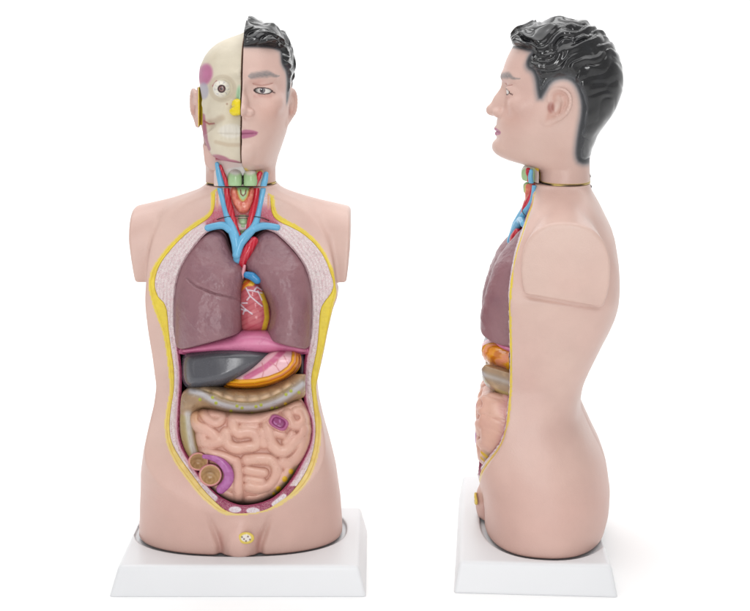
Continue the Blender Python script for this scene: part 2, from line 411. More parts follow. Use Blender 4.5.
lungR = [(216,230),(222,230),(226,236),(229,246),(233,255),(240.5,263),(248,272),(244.5,281),(242.5,292),(243,302),(243.5,312),(243,331),(225,337.5),(205,343),(190,347),(178,349),(175,338),(174,320),(173.6,305),(175,286),(179,270),(186,256),(195,243),(206,233)]
lungRx = [p for p in lungR if p[1] < 325]; lungRx = lungRx[:11] + [(242,385),(174,385)] + lungRx[11:]
lungL = [(263,231),(269,229),(276,232),(284,240),(295,251),(305,265),(310,280),(312.6,296),(312.8,312),(311.5,330),(309.5,348.5),(296,347),(281,343.5),(265,337),(266,330),(270,318),(270,308),(266,299),(261,289),(253,279),(245,271),(243.5,263),(247,252),(253,240)]
lungLx = [(263,231),(269,229),(276,232),(284,240),(295,251),(305,265),(310,280),(312.6,296),(312.8,312),(311.5,330),(310,385),(262,385),(266,330),(270,318),(270,308),(266,299),(261,289),(253,279),(245,271),(243.5,263),(247,252),(253,240)]
sil = tab([228,245,258,271,292,311,328,344,360], [-13,-18,-26,-34,-41,-47,-50,-49,-46], 4)
Yedge_l = lambda u, v: Ycut_uv(u, v) + 5.0
fis = [(187,279),(195,286),(215,294),(238,299)]; scr = [(185,316),(194,327),(205,337)]
def lung_bumps(u, v): return 0.45 * noise(u, v, 0 * u, 7.) + .28 * noise(u, v, 5 + 0 * u, 3.)
def exR(u, v): return lung_bumps(u, v) + 1.6 * np.exp(-(line_d(u, v, fis) / .9) ** 2) - .5 * np.exp(-((line_d(u, v, fis) - 2) / 1.2) ** 2) - .7 * np.exp(-(line_d(u, v, scr) / .8) ** 2)
ridge = [(247,268),(253,272),(260,281),(266,292),(271,302),(274,312),(271,325)]
def exL(u, v): return lung_bumps(u, v) - 1.2 * np.exp(-((line_d(u, v, ridge) - 5) / 4.5) ** 2)
def lung_p(u, v, y):
    p = Paint(len(u), (146, 103, 110)); n = fbm(u, v, y, 16.)
    p.mix((154, 114, 120), .6 * np.clip(n, 0, 1)); p.mix((126, 86, 98), .6 * np.clip(-n, 0, 1)); return p.out()
for poly, ext, ex in ((lungRx, lungR, exR), (lungLx, lungL, exL)):
    f, _, _ = relief(poly, Yedge_l, lambda u, v: Yedge_l(u, v) - sil(v), 27., 26, clip=ext, extra=ex, kc=2.6, sm=2)
    us = [q[0] for q in ext]; build('lung', ((min(us) - 3, max(us) + 3), (226, 352), (-56, 28)), .8, f, lung_p, M_lung, root)

# heart with its vessels
heart = [(240,283),(246,276),(254,276),(262,284),(268,296),(273,310),(273,324),(268,334),(250,335),(240,334),(236,320),(236,300)]
cor = [[(246,288),(250,296),(257,302)],[(247,290),(254,291),(262,293)],[(250,296),(247,300)],[(254,291),(257,287),(262,290)],[(240,304),(245,309),(252,314)],[(241,309),(246,311)],[(242,303),(247,303)],[(245,309),(243,314)],[(258,291),(262,300)],[(257,302),(262,306)]]
hf, hs, _ = relief(heart, -8, 25, 17, 10, extra=lambda u, v: -sum(.7 * np.exp(-(line_d(u, v, c) / .7) ** 2) for c in cor) + .3 * noise(u, v, 0 * u, 4.))
def heart_p(u, v, y):
    p = Paint(len(u), (196, 98, 106)); p.mix((220, 140, 140), .5 * np.clip(noise(u, v, y, 9.), 0, 1))
    p.mix((178, 70, 84), .5 * sstep(.2, .9, np.sin((u * .5 + v) * 1.1)))
    p.mix((238, 178, 40), sstep(4, 2, line_d(u, v, [(240, 288), (246, 283), (252, 283)]))); p.mix((222, 90, 40), .8 * sstep(2, 1, line_d(u, v, [(239, 293), (243, 286), (249, 281)])))
    p.mix((224, 190, 50), .95 * sstep(3.2, 1.6, line_d(u, v, [(262, 294), (266, 306), (267, 318), (264, 330)])))
    for c in cor: p.mix((225, 215, 225), .85 * sstep(.95, .5, line_d(u, v, c)))
    return p.out()
build('heart', ((232, 277), (272, 339), (-38, 12)), .6, hf, heart_p, M_gloss, root)

def tube(name, pts, rad, col, mat, parent, h=.6, flat=1.0, paint=None, dz=0.0, vlim=None):
    """tube through (column, row, depth) points of the front view; rad may vary"""
    P = smooth3(pts) + np.array([0, 0, dz]); r = np.interp(np.linspace(0, 1, len(P)), np.linspace(0, 1, len(rad)), rad) if hasattr(rad, '__len__') else np.full(len(P), rad)
    lo = P.min(0) - r.max() - 2; hi = P.max(0) + r.max() + 2
    def f(U, V, Y):
        d = None
        for i in range(len(P) - 1):
            a, b = P[i], P[i + 1]; ab = b - a; L = ab @ ab + 1e-9
            t = np.clip(((U - a[0]) * ab[0] + (V - a[1]) * ab[1] + (Y - a[2]) * ab[2]) / L, 0, 1)
            e = np.sqrt((U - a[0] - t * ab[0]) ** 2 + (V - a[1] - t * ab[1]) ** 2 + ((Y - a[2] - t * ab[2]) / flat) ** 2) - (r[i] + (r[i + 1] - r[i]) * t)
            d = e if d is None else np.minimum(d, e)
        if vlim: d = smax(smax(d, vlim[0] - V, .4), V - vlim[1], .4)
        return d
    return build(name, ((lo[0], hi[0]), (lo[1], hi[1]), (lo[2], hi[2])), h, f, paint or col, mat, parent)
def smooth3(p, n=2):
    p = np.array(p, float)
    for _ in range(n):
        if len(p) < 3: break
        q = p[1:]; r = p[:-1]; m = np.stack([r * .75 + q * .25, r * .25 + q * .75], 1).reshape(-1, 3); p = np.vstack([p[:1], m[1:-1], p[-1:]])
    return p
BLUE = (112, 186, 226); RED = (200, 26, 50)
# great vessels
jv = tube('jugular_vein', [(219.5,184,3),(219.5,188,3),(222.5,199,2),(225.5,210,-1),(228,219,-7),(232,229,-12),(236,241,-18),(236.8,259,-21),(237,270,-8)], [2.7,2.8,3.0,3.4,4.4,5.0,4.2,3], BLUE, M_gloss, root, flat=.85, dz=2.6, vlim=(188, 400))
tube('jugular_vein', [(263.5,184,3),(263.5,188,3),(261,200,2),(258.5,210,-1),(257,219,-7),(254,228,-11),(247,235,-15),(240,243,-18),(236.5,255,-22)], [2.7,2.8,2.9,3.2,3.8,4.4,4.9,4.2], BLUE, M_gloss, root, flat=.85, dz=2.6, vlim=(188, 400))
tube('subclavian_vein', [(208,228,-9),(215,226,-10),(224,225,-11),(230,230,-14)], [3.6,3.6,3.9,4.0], BLUE, M_gloss, root, dz=4)
tube('subclavian_vein', [(277,227.5,-9),(269,226,-10),(261,226,-11),(253,229,-13)], [3.4,3.5,3.8,4.0], BLUE, M_gloss, root, dz=4)
def redp(u, v, y):
    p = Paint(len(u), RED); p.mix((232, 96, 106), .6 * sstep(.2, .8, np.sin(u * 1.9 + v * .35))); return p.out()
tube('carotid_artery', [(226.5,184,2),(226.5,188,2),(227.8,200,0),(231,212,-6),(234,222,-9),(237,231,-12),(241,239,-14)], [2.7,2.9,3.3,3.2,2.8,2.2], RED, M_gloss, root, paint=redp, dz=3.4, vlim=(188, 400))
tube('carotid_artery', [(256.8,184,2),(256.8,188,2),(255.8,200,0),(252.6,212,-6),(250,222,-9),(248,232,-12),(247,240,-13)], [2.7,2.9,3.3,3.4,2.8,2.2], RED, M_gloss, root, paint=redp, dz=3.4, vlim=(188, 400))
tube('aorta', [(254,241,-14),(250,247,-17),(245,255,-18),(242,263,-17),(243.5,271,-15),(246,277,-14)], [4.4,5.4,5.4,4.6,3.4,2.6], RED, M_gloss, root, paint=redp, dz=3)
tube('pulmonary_trunk', [(247,275,-24),(252,276,-25),(257,280,-25)], [3.6,4.4,4.2], (52, 140, 196), M_gloss, root)
tube('pericardial_fold', [(244.5,266,-18),(243,274,-20),(240,282,-20)], [1.6,2.4,1.8], (234, 160, 170), M_gloss, root)
# thyroid, larynx, trachea
thy = [(231,188),(237,188),(239.5,196),(243,200),(247,196),(249.5,188),(254,188),(253.5,200),(250.5,209),(247,214),(240,214),(235.5,209),(231.5,200)]
tf, _, _ = relief(thy, 3, 7, 5, 10, extra=lambda u, v: .5 * noise(u, v, 0 * u, 2.5), kc=1.2, sm=2)
def thy_p(u, v, y):
    p = Paint(len(u), (224, 118, 100)); p.mix((244, 168, 140), .8 * np.clip(noise(u, v, y, 3.), 0, 1)); return p.out()
build('thyroid', ((228, 257), (186, 217), (-14, 10)), .5, tf, thy_p, M_gloss, root)
lar = [(236,188),(250,188),(248.5,197),(245,202.5),(241,202.5),(237.5,197)]
lf, _, _ = relief(lar, 1, 7, 5, 10, kc=1.2, sm=2)
def lar_p(u, v, y):
    p = Paint(len(u), (176, 208, 152)); p.mix((228, 200, 120), sstep(2.2, 1, line_d(u, v, [(236, 190), (238.5, 198), (243, 203), (247.5, 198), (250, 190)])))
    p.mix((120, 60, 50), .9 * sstep(.9, .4, line_d(u, v, [(240.5, 190), (241, 194), (243, 196), (245.2, 194), (246, 190)]))); return p.out()
build('larynx', ((233, 253), (186, 205), (-14, 10)), .5, lf, lar_p, M_gloss, root)
tra = [(237,214.5),(248.5,214.5),(248,226),(246,238),(240,239),(238,226)]
rf, _, _ = relief(tra, 1, 6, 5, 10, extra=lambda u, v: .5 * np.sin(v * 1.6), kc=1.2, sm=1)
def tra_p(u, v, y):
    p = Paint(len(u), (174, 206, 160)); p.mix((120, 110, 100), sstep(2.0, 1.3, np.abs(v - 217.4))); p.mix((200, 196, 170), sstep(.8, .4, np.abs(v - 217.4))); return p.out()
build('trachea', ((234, 252), (211, 242), (-14, 10)), .5, rf, tra_p, M_gloss, root)
# joint line across the neck: thin dark rod in an arch
tube('joint_line', [(217,219.5,-2),(226,216.8,-7),(235,216.2,-6),(243,216,-6.4),(252,216.4,-6),(261,217.2,-7),(270,221,-2)], .5, (40, 34, 34), M_organ, root, h=.4)

# diaphragm
dia = [(178,350),(190,345),(212,338),(228,334),(242,328),(268,328),(280,336),(300,344),(310,350),(305,355),(180,355)]
df, ds, _ = relief(dia, -14, 22, 12, 20, extra=lambda u, v: -.32 * (v - 338), kc=2, sm=2)
def dia_p(u, v, y):
    p = Paint(len(u), (214, 122, 160)); p.mix((190, 92, 134), .6 * np.clip(fbm(u, v, y, 10.), 0, 1)); p.mix((150, 60, 100), .7 * sstep(350, 353, v)); return p.out()
build('diaphragm', ((174, 314), (324, 358), (-46, 22)), .8, df, dia_p, M_organ, root)

# liver
liv = [(183,353),(195,350),(215,347),(245,346.4),(265,348),(284,350),(274,359),(261,369),(246,376),(233,381.5),(221,386),(211,387),(201,389),(189,388.5),(183.5,383),(182,368)]
vf, _, _ = relief(liv, -24, 22, 12, 12, extra=lambda u, v: .25 * noise(u, v, 0 * u, 9.) + (366 - v) * .27 + .0040 * (u - 226) ** 2, kc=3, sm=2)
def liv_p(u, v, y):
    p = Paint(len(u), (82, 82, 88)); p.mix((100, 100, 105), .6 * np.clip(fbm(u, v, y, 14.), 0, 1)); p.mix((70, 72, 82), .5 * sstep(372, 385, v)); return p.out()
build('liver', ((179, 288), (343, 392), (-56, 14)), .8, vf, liv_p, M_liver, root)

# stomach with its banded lower curve
sto = [(270,350),(283,349.5),(297,350),(301,357),(300,367),(293.5,375),(284,381),(271,386),(255,389),(238,389),(224,386.5),(222,384),(234,376),(250,366)]
curve = [(218,384.5),(226,384.5),(240,386),(255,385.5),(270,382.5),(283,377.5),(292,371),(297.5,363),(298.5,352)]
sf, _, _ = relief(sto, -22, 25, 13, 12, extra=lambda u, v: np.where(line_d(u, v, curve) < 7, -.55 * np.cos(line_d(u, v, curve) * 1.75), 0) + .2 * noise(u, v, 0 * u, 5.), kc=3, sm=2)
veins = [[(262,378),(264,370),(262,363)],[(245,384),(244,378)],[(280,372),(276,366),(278,360)],[(276,366),(270,362)],[(288,364),(284,356)]]
def sto_p(u, v, y):
    p = Paint(len(u), (240, 190, 198)); d = line_d(u, v, curve)
    p.mix((204, 100, 140), .9 * sstep(4.0, 1.5, line_d(u, v, [(246, 378), (258, 371), (264, 368), (274, 360), (283, 351)])))
    for c in veins: p.mix((208, 130, 140), .7 * sstep(.9, .4, line_d(u, v, c)))
    p.mix((243, 172, 30), sstep(6.6, 5.8, d)); p.mix((206, 112, 20), .9 * sstep(.9, .3, np.abs(d - 1.6))); p.mix((236, 150, 120), .9 * sstep(1.1, .4, np.abs(d - 3.0)) * sstep(262, 275, u)); p.mix((196, 120, 20), .7 * sstep(.8, .3, np.abs(d - 6.2)))
    p.mix((228, 124, 20), .5 * sstep(1.4, .2, d))
    return p.out()
build('stomach', ((216, 306), (345, 393), (-54, 14)), .6, sf, sto_p, M_gloss, root)

# added dark filler, coloured as the shade in the gap beside the stomach
gap_pts = [(296,352),(304,353),(305,366),(304,378),(298,376),(300,366)]
pf, _, _ = relief(gap_pts, -12, 8, 5, 14, kc=2, sm=2)
build('gap_shade_fill', ((292, 309), (348, 382), (-24, 16)), .8, pf, (74, 66, 74), M_liver, root)

# large intestine: transverse and rising limb
tc = smooth_poly([(188,405),(194,398.5),(203,396),(214,398),(228,401),(245,401.5),(262,400.5),(277,396.5),(290,390.5),(300,384.5),(305,380)], 2, False)
ac = smooth_poly([(189.5,400),(187.5,412),(187.5,428),(190,442),(195,455)], 2, False)
taen = smooth_poly([(191,391),(200,393),(207,397),(214,402),(224,405.5),(236,408),(250,408.4),(262,407),(274,403.5),(285,398),(294,391),(303,384)], 2, False)
groove = smooth_poly([(204,390.5),(213,393.5),(222,398),(232,401.8),(245,403),(258,402),(270,398.5),(282,392.5),(292,386)], 2, False)
dots = [(200,399.5),(212.5,397.5),(216,403),(237,406),(242,408),(256,406.6),(261,405),(272,408.2),(277,408.2),(285.5,404),(286,394.5),(291,391),(299,392.5),(252,413.5),(231,411)]
def col_f(u, v, y):
    d, s, g = line_p(u, v, tc); d2, s2, g2 = line_p(u, v, ac)
    h1 = np.sqrt(np.clip(1 - (d / 13.) ** 2, 0, 1)); h2 = np.sqrt(np.clip(1 - (d2 / 9.6) ** 2, 0, 1))
    rip = 2.3 * np.abs(np.sin(s * math.pi / 12.5)) ** .5 * sstep(7, 1, np.abs(d * g + 5.5))
    y1 = np.where(d < 13, -20 - 25 * h1, 10) - rip; y2 = np.where(d2 < 9.6, -18 - 22 * h2, 10) - .7 * np.abs(np.sin(s2 * math.pi / 11)) * (g2 > 0)
    yf = smin(y1, y2, 4) + 1.1 * np.exp(-(line_d(u, v, groove) / 1.1) ** 2) - .7 * np.exp(-(line_d(u, v, taen) / 2.) ** 2)
    for a, b in dots: yf = yf - .8 * np.exp(-((u - a) ** 2 + (v - b) ** 2) / 2.2)
    f = smax((yf - y) * .6, np.minimum(d - 13, d2 - 9.6), 1.5)
    f = smax(f, sdI(u, v) + np.where(u > 290, -1.5, 1.0), 4)
    return smax(f, y - 12, 1)
def col_p(u, v, y):
    p = Paint(len(u), (164, 134, 104)); d, s, g = line_p(u, v, tc); n = fbm(u, v, y, 8.)
    p.mix((222, 190, 150), .7 * np.clip(n, 0, 1)); p.mix((150, 124, 98), .6 * np.clip(-n, 0, 1))
    p.mix((232, 196, 158), .7 * sstep(3, .5, np.abs(line_d(u, v, groove) - 2.5)) * (line_p(u, v, groove)[2] < 0) * np.abs(np.sin(s * math.pi / 12.5)))
    p.mix((152, 128, 84), .7 * sstep(1.6, .5, line_d(u, v, groove)) * (u < 292))
    t = line_d(u, v, taen); p.mix((150, 138, 128), .55 * sstep(6.5, 3.5, t)); p.mix((196, 194, 200), .85 * sstep(4.2, .8, t))
    p.mix((168, 150, 84), .7 * sstep(10.5, 12, d) * (g > 0))
    p.mix((206, 204, 206), .8 * sstep(5.5, 1.0, line_d(u, v, [(189, 404), (188, 414), (189.5, 430), (192, 446), (195, 455)])) * sstep(408, 414, v))  # pale highlight band painted down the rising limb
    for i, (a, b) in enumerate(dots): p.mix((172, 180, 50) if i != 9 else (216, 184, 36), .9 * sstep(2.1, 1.1, np.hypot(u - a, v - b)))
    return p.out()
build('large_intestine', ((174, 312), (374, 462), (-52, 14)), .65, col_f, col_p, M_organ, root)

# small intestine: relief between the creases of its coils
si = [(193,408),(210,408),(228,411),(250,413),(268,411),(285,406),(299,396.5),(304,404),(307.5,412),(311,421),(311.5,434),(309,446),(304,458),(299,470),(291,483),(281,493),(270,499),(258,504.5),(250,506),(245,505),(240,505.5),(230,503.5),(219,498),(211,490),(205,482),(199,472),(195,458),(194,445),(193,434),(187.5,424),(187.5,413)]
coils = [([(193,413),(192,421),(197,427),(206,429.5),(213,434),(218,439)],6.2),([(204,413),(207,418),(214,423.5),(221,421),(222,414),(213,412)],5.6),
 ([(226,433),(222,440),(212,443.5),(202,443.5),(201,436.5)],6.6),([(233,419),(233,427),(238,433.5),(246,431.5),(254,432.5),(258,439),(256,446),(246,447),(236,449),(227,444),(226,434)],6.4),
 ([(234,417.5),(246,419),(258,419),(267,414),(276,408)],6.2),([(205,452),(214,454),(224,457),(233,461)],6.0),([(268,426),(269,436),(272,446),(281,452.5),(288,449),(294,441),(302,438),(306,430)],6.8),
 ([(276,433),(282,434.5)],5.2),([(280,407),(290,404),(298,402)],5.5),([(287,412),(291,424),(299,426),(306,420),(303,411),(296,410)],5.8),([(306,440),(303,450),(297,458),(289,464),(283,462)],6.6),
 ([(247,459.5),(260,458.5),(272,459.5),(277.5,467),(276.5,477),(270,486),(260,489.5),(249,486.5)],6.3),([(247,470),(255,471.5),(264,472.5)],5.4),([(236,462),(237.5,474),(238,486),(237,498)],6.4),
 ([(212,487),(221,495),(230,498)],6.4),([(249,500),(258,500.5),(267,496)],5.6),([(289,470),(284,478),(278,488),(272,494)],5.4),([(229,487),(229,474),(226,466)],5.5),([(262,432),(264,444)],5.4),([(292,434),(286,442)],5.0),([(243,427),(256,426.5)],4.6),([(247,479),(262,481)],4.8)]
coils = [(smooth_poly(c, 2, False), r) for c, r in coils]
def coil_h(u, v):
    h = 1.6
    for c, r in coils: h = np.maximum(h, np.sqrt(np.clip(r * r - np.minimum(line_d(u, v, c), r) ** 2, 0, None)))
    return h
hmap = Map2(coil_h, 180, 318, 392, 514, .5)
frag = [(291,471.5,3.0),(284.8,479,3.2),(278.6,489,3.2),(274,494,2.2)]
def si_extra(u, v):
    e = -1.15 * hmap(u, v) - .8 * noise(u, v, 3 + 0 * u, 8.) + .25 * noise(u, v, 0 * u, 6.) + 3.6
    for cu, cv, ru, rv in ((198.5, 461.5, 10.4, 9.2), (210.5, 475, 11.8, 11.4)): e = e + 10 * sstep(1.05, .9, np.hypot((u - cu) / ru, (v - cv) / rv))
    for a, b, r in frag: e = e - 2.0 * np.exp(-((u - a) ** 2 + (v - b) ** 2) / (r * r * .6))
    j = np.hypot((u - 278.7) * .88 + (v - 422.5) * .47, 0) ; jj = np.abs(-(u - 278.7) * .47 + (v - 422.5) * .88)
    bx = (sup(j / 9.6, jj / 6.4, 2.8) - 1) * 6.5; e = e * sstep(-1, 3, bx) - 3.2 * sstep(1.0, -.6, bx) + 2.6 * sstep(-1.5, -2.8, bx)
    return e
cif, sis, _ = relief(si, -24, 25, 20, 12, extra=si_extra, kc=3, sm=2)
def si_p(u, v, y):
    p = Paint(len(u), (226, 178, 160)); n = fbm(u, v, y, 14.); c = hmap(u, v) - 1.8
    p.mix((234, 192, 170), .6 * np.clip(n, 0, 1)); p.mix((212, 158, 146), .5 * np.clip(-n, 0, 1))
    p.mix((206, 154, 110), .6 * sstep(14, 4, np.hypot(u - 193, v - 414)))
    p.mix((196, 138, 122), .35 * sstep(1.8, 0, c))  # creases painted darker, as shade between the coils
    p.mix((176, 150, 112), .9 * sstep(8.5, 4.5, -sis(u, v)) * sstep(462, 470, v) * sstep(270, 276, u))
    for a, b, r in frag: p.mix((224, 182, 36), .95 * sstep(r + .3, r - .9, np.hypot((u - a) * 1.1, v - b)))
    j = np.abs((u - 278.7) * .88 + (v - 422.5) * .47); jj = np.abs(-(u - 278.7) * .47 + (v - 422.5) * .88); bx = (sup(j / 9.6, jj / 6.4, 2.8) - 1) * 6.5
    p.mix((176, 92, 138), sstep(.8, -.4, bx)); p.mix((150, 62, 116), sstep(-1.4, -2.4, bx)); p.mix((206, 140, 190), .8 * sstep(-2.6, -3.4, bx) * sstep(0, .6, noise(u, v, y, 2.)))
    p.mix((200, 130, 140), .4 * sstep(.8, -.2, -sis(u, v)))
    return p.out()
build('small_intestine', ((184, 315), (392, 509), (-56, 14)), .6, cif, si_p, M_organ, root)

# cecum with its two cut openings and the appendix
def cec_f(u, v, y):
    out = None
    for cu, cv, ru, rv, yd in ((198.5, 461.5, 10.4, 9.2, -46), (210.5, 475, 11.8, 11.4, -50)):
        r = np.hypot((u - cu) / ru, (v - cv) / rv)
        yf = yd - 3.0 * np.exp(-((r - .86) / .12) ** 2) + 5 * sstep(.8, .2, r) + .12 * np.sin(np.hypot(u - cu + 1, v - cv - 5) * 1.75) * (r < .78)
        e = smax((yf - y) * .7, (r - 1) * ru, 1.5); out = e if out is None else np.minimum(out, e)
    return smax(out, y - 5, 1)
def cec_p(u, v, y):
    p = Paint(len(u), (206, 166, 120)); m = None
    for cu, cv, ru, rv in ((198.5, 461.5, 10.4, 9.2), (210.5, 475, 11.8, 11.4)):
        r = np.hypot((u - cu) / ru, (v - cv) / rv); w = np.hypot(u - cu + 1, v - cv - 5)
        p.mix((206, 166, 120), r < 1.0); p.mix((162, 124, 88), .22 * (r < .8) * sstep(0, .8, np.sin(w * 1.75))); p.mix((222, 194, 146), .22 * (r < .8) * sstep(0, .8, -np.sin(w * 1.75)))
        p.mix((222, 150, 150), sstep(.80, .88, r) * (r < 1.02)); p.mix((140, 110, 84), .6 * sstep(.9, .3, r) * sstep(cv + 2, cv - 6, v))
    return p.out()
build('cecum', ((185, 225), (449, 489), (-60, 7)), .5, cec_f, cec_p, M_organ, root)
def app_p(u, v, y):
    p = Paint(len(u), (172, 92, 156)); p.mix((200, 130, 190), .7 * np.clip(noise(u, v, y, 3.), 0, 1)); return p.out()
tube('appendix', [(204,456.5,-52),(212,457.5,-52),(220.5,461,-52),(227.5,469,-52),(229.5,477,-52),(226.5,484,-52),(221,489,-50)], [2.2,3.2,4.2,5.0,5.2,5.2,4.8], None, M_gloss, root, flat=.8, paint=app_p)

# ------------------------------------------------------------------ head
HX = 6.0          # plane that splits the head
hv  = [19,22,24,28,34,42,50,58,65,72,78,85,92,105,115,120,128,135,142,150,155,159,163,167,170,190]
hf_ = [562,552,545,533,524,516,511.5,507.5,505,503,502.5,504,505,505,500,497.5,496.5,497,496,496,498,504,520,534,539.5,539.5]
hb_ = [566,572,580,590,597,605,611,615.5,618,619.5,620,620,619.5,616,611,607,601,597,594,591,590,589.6,589.6,589.6,589.6,591]
def unpitch(sv):      # profile rows -> design rows of the face
    return np.interp(sv, [17, 50, 77, 92.5, 121, 136, 161, 190], [17, 48, 73, 89, 114, 130.5, 160, 190])
hFy = tab(unpitch(g_side_V(hv)), g_side_Y(hf_), 1.6); hBy = tab(g_side_V(hv), g_side_Y(hb_), 2.5)
wv = [21,23,26,30,36,45,55,65,75,85,100,115,127,133,140,148,157,168,187]
wR = [3,10,20,28,35,41,45,46.5,47,47,46,45,43.5,42,40.5,38.8,36.5,35,35.3]
hW = tab(front_V(wv, 25), np.array(wR) * 1.02, 2.0)
hN = tab([20,60,100,125,150,165,190], [2.3,2.4,2.3,2.15,2.05,2.2,2.3], 4)
def ball(X, V, Y, c, r):
    r = np.broadcast_to(np.asarray(r, float), 3); return (np.sqrt(((X - c[0]) / r[0]) ** 2 + ((V - c[1]) / r[1]) ** 2 + ((Y - c[2]) / r[2]) ** 2) - 1) * r.min()
def caps(X, V, Y, a, b, ra, rb):
    a = np.array(a, float); b = np.array(b, float); ab = b - a; L = ab @ ab
    t = np.clip(((X - a[0]) * ab[0] + (V - a[1]) * ab[1] + (Y - a[2]) * ab[2]) / L, 0, 1)
    return np.sqrt((X - a[0] - t * ab[0]) ** 2 + (V - a[1] - t * ab[1]) ** 2 + (Y - a[2] - t * ab[2]) ** 2) - (ra + (rb - ra) * t)
def head_base(X, V, Y, T=0.0):
    V = V + T * sstep(66, 26, V)
    f, b, w, n = hFy(V) - T, hBy(V) + T, hW(V) + T, hN(V)
    cy = np.interp(V, [20, 120, 160, 172, 190], [32, 32, 33, 37, 37]).astype(F4)
    d = np.where(Y < cy, cy - f, b - cy)
    cxh = np.interp(V, [20, 135, 172, 190], [HX - 3.2, HX - 3.2, -1.5, -1.5]).astype(F4)
    F = (sup((X - cxh) / w, (Y - cy) / np.maximum(d, 1), n) - 1) * np.clip(w, 22, 45)
    return smax(F, (21.0 + .006 * (X - HX) ** 2 + .004 * (Y - 32) ** 2) - V, 3)
EYE = (HX + 20.5, 89.0, -15.0)
def face_field(X, V, Y):
    x = np.abs(X - HX)
    F = head_base(X, V, Y)
    F = smin(F, caps(x, V, Y, (0, 83, -24), (0, 107, -37), 3.2, 4.6), 5)            # nose ridge
    F = smin(F, ball(x, V, Y, (0, 108, -38.5), (5.4, 4.8, 6.0)), 4)
    F = smin(F, ball(x, V, Y, (0, 103, -27), (6.5, 12, 9)), 4)
    F = smin(F, ball(x, V, Y, (7.6, 110, -31), (5.0, 4.2, 6)), 3)
    F = smax(F, -ball(x, V, Y, (4.0, 114.5, -36), (2.2, 1.8, 4)), 1.5)
    F = smin(F, caps(x, V, Y, (8, 75, -24), (28, 75.5, -12), 3.2, 3.2), 7)          # brow
    F = smax(F, -ball(x, V, Y, (19, 88, -37.), (13.5, 7.5, 14.0)), 7)               # socket
    F = smin(F, ball(x, V, Y, (28, 102, -8), (11, 9, 12)), 9)                       # cheek bone
    F = smin(F, caps(x, V, Y, (0, 127.3, -33.0), (10, 129.8, -26), 3.0, 1.4), 2.6)  # upper lip
    F = smin(F, caps(x, V, Y, (0, 133.2, -32.0), (9, 131.8, -26), 3.2, 1.4), 2.6)   # lower lip
    F = F + .9 * np.exp(-((V - 130.4) / .8) ** 2) * sstep(14, 11, x) * (Y < -15)
    F = F + 1.0 * np.exp(-((V - 139.5) / 3.0) ** 2) * sstep(14, 4, x) * (Y < -15)
    F = smin(F, ball(x, V, Y, (0, 149, -28), (12, 9, 9.5)), 6)                      # chin
    # eye: lids over the ball, almond slit
    F = smin(F, ball(x, V, Y, (20.5, 88.8, -12.6), (11.5, 8.8, 11.4)), 3)
    sl = np.hypot(0, 0) + np.abs(V - 89.4 - .06 * (x - 20)) - 2.55 * np.sqrt(np.clip(1 - ((x - 20.3) / 8.4) ** 2, 0, 1)) + np.where(np.abs(x - 20.3) > 8.4, 2., 0)
    F = smax(F, -np.maximum(sl, Y + 6), .6)
    F = F + .7 * np.exp(-((V - 83.8 + .05 * (x - 20) ** 2 * .35) / .9) ** 2) * sstep(10, 8, np.abs(x - 20)) * (Y < 0)
    return F
helix = [(552,97),(552.5,88),(557,83.5),(563,82),(569,85),(573,92),(573,101),(570,109),(565,115),(558,119.5),(551,123),(546.5,122),(546,116)]
def ev(v): return 110 + (v - 103) * .87
YE = 531.5
helix3 = [(42.6 + .33 * (x - 545) + (2.0 if v < 110 else 0), ev(v), x - YE) for x, v in helix]
def ear_field(x, V, Y):
    pl = 41.8 + .33 * (Y - 10)                                   # ear sheet leaves the head towards the back
    out = smooth_poly([(q[0] - YE, ev(q[1])) for q in helix] + [(548 - YE, ev(107))], 2)
    s = ear_sd(Y, V)
    F = smax(s, np.maximum(x - pl - 1.7, pl - 6.5 - x), 1.5)
    P = smooth3(helix3, 1)
    for a, b in zip(P[:-1], P[1:]): F = smin(F, caps(x, V, Y, a, b, 1.8, 1.8), 1.0)
    an = [(565,93),(567,100),(564,108),(558,113),(553,114)]
    A = [(43.8 + .33 * (q[0] - 545), ev(q[1]), q[0] - YE) for q in an]
    for a, b in zip(A[:-1], A[1:]): F = smin(F, caps(x, V, Y, a, b, 2.0, 2.0), 1.5)
    F = smin(F, ball(x, V, Y, (45, ev(105), 553 - YE), (3.2, 4, 3)), 2)
    F = smin(F, ball(x, V, Y, (44.6, ev(118), 550 - YE), (2.6, 4.5, 5)), 2)
    F = smax(F, -ball(x, V, Y, (50.0, ev(104), 559 - YE), (4.6, 7.5, 5)), 1.2)
    return F
ear_sd = Map2(lambda a, b: poly_sd(a, b, smooth_poly([(q[0] - YE, ev(q[1])) for q in helix] + [(549 - YE, ev(106))], 2)), -20, 75, 70, 150, .5)
# hair outline in the profile (design rows)
def pY(x): return float(g_side_Y(x))
hair_line = [(505,38),(511,47),(518,47.5),(527,49),(534,50.5),(530,55),(527.5,61),(529,66),(534,69),(537,76),(538.5,90),(540.5,97),(545,88),(550,79),(557,75),(566,74.5),(573,78),(578,86),(581,98),(580.5,110),(578,124),(576,140),(575.5,152),(579,159),(592,161),(640,150),(640,-5),(560,-10),(500,0)]
def hair_v(x, v):      # rows of the profile photograph -> design rows (front part follows the face, the rest the ear)
    V = float(g_side_V(v)); w = float(np.clip((pY(x) + 5) / 20, 0, 1)); a = float(unpitch(V)); b = V + (6.0 * math.exp(-((V - 104) / 32) ** 2) if x < 590 else 0)
    return a * (1 - w) + b * w
hl = [(pY(x), hair_v(x, v)) for x, v in hair_line]
hair_sd = Map2(lambda a, b: poly_sd(a, b, smooth_poly(hl, 1)), -60, 125, -12, 175, .6)
def hair_depth(X, V, Y): return hair_sd(Y, V)

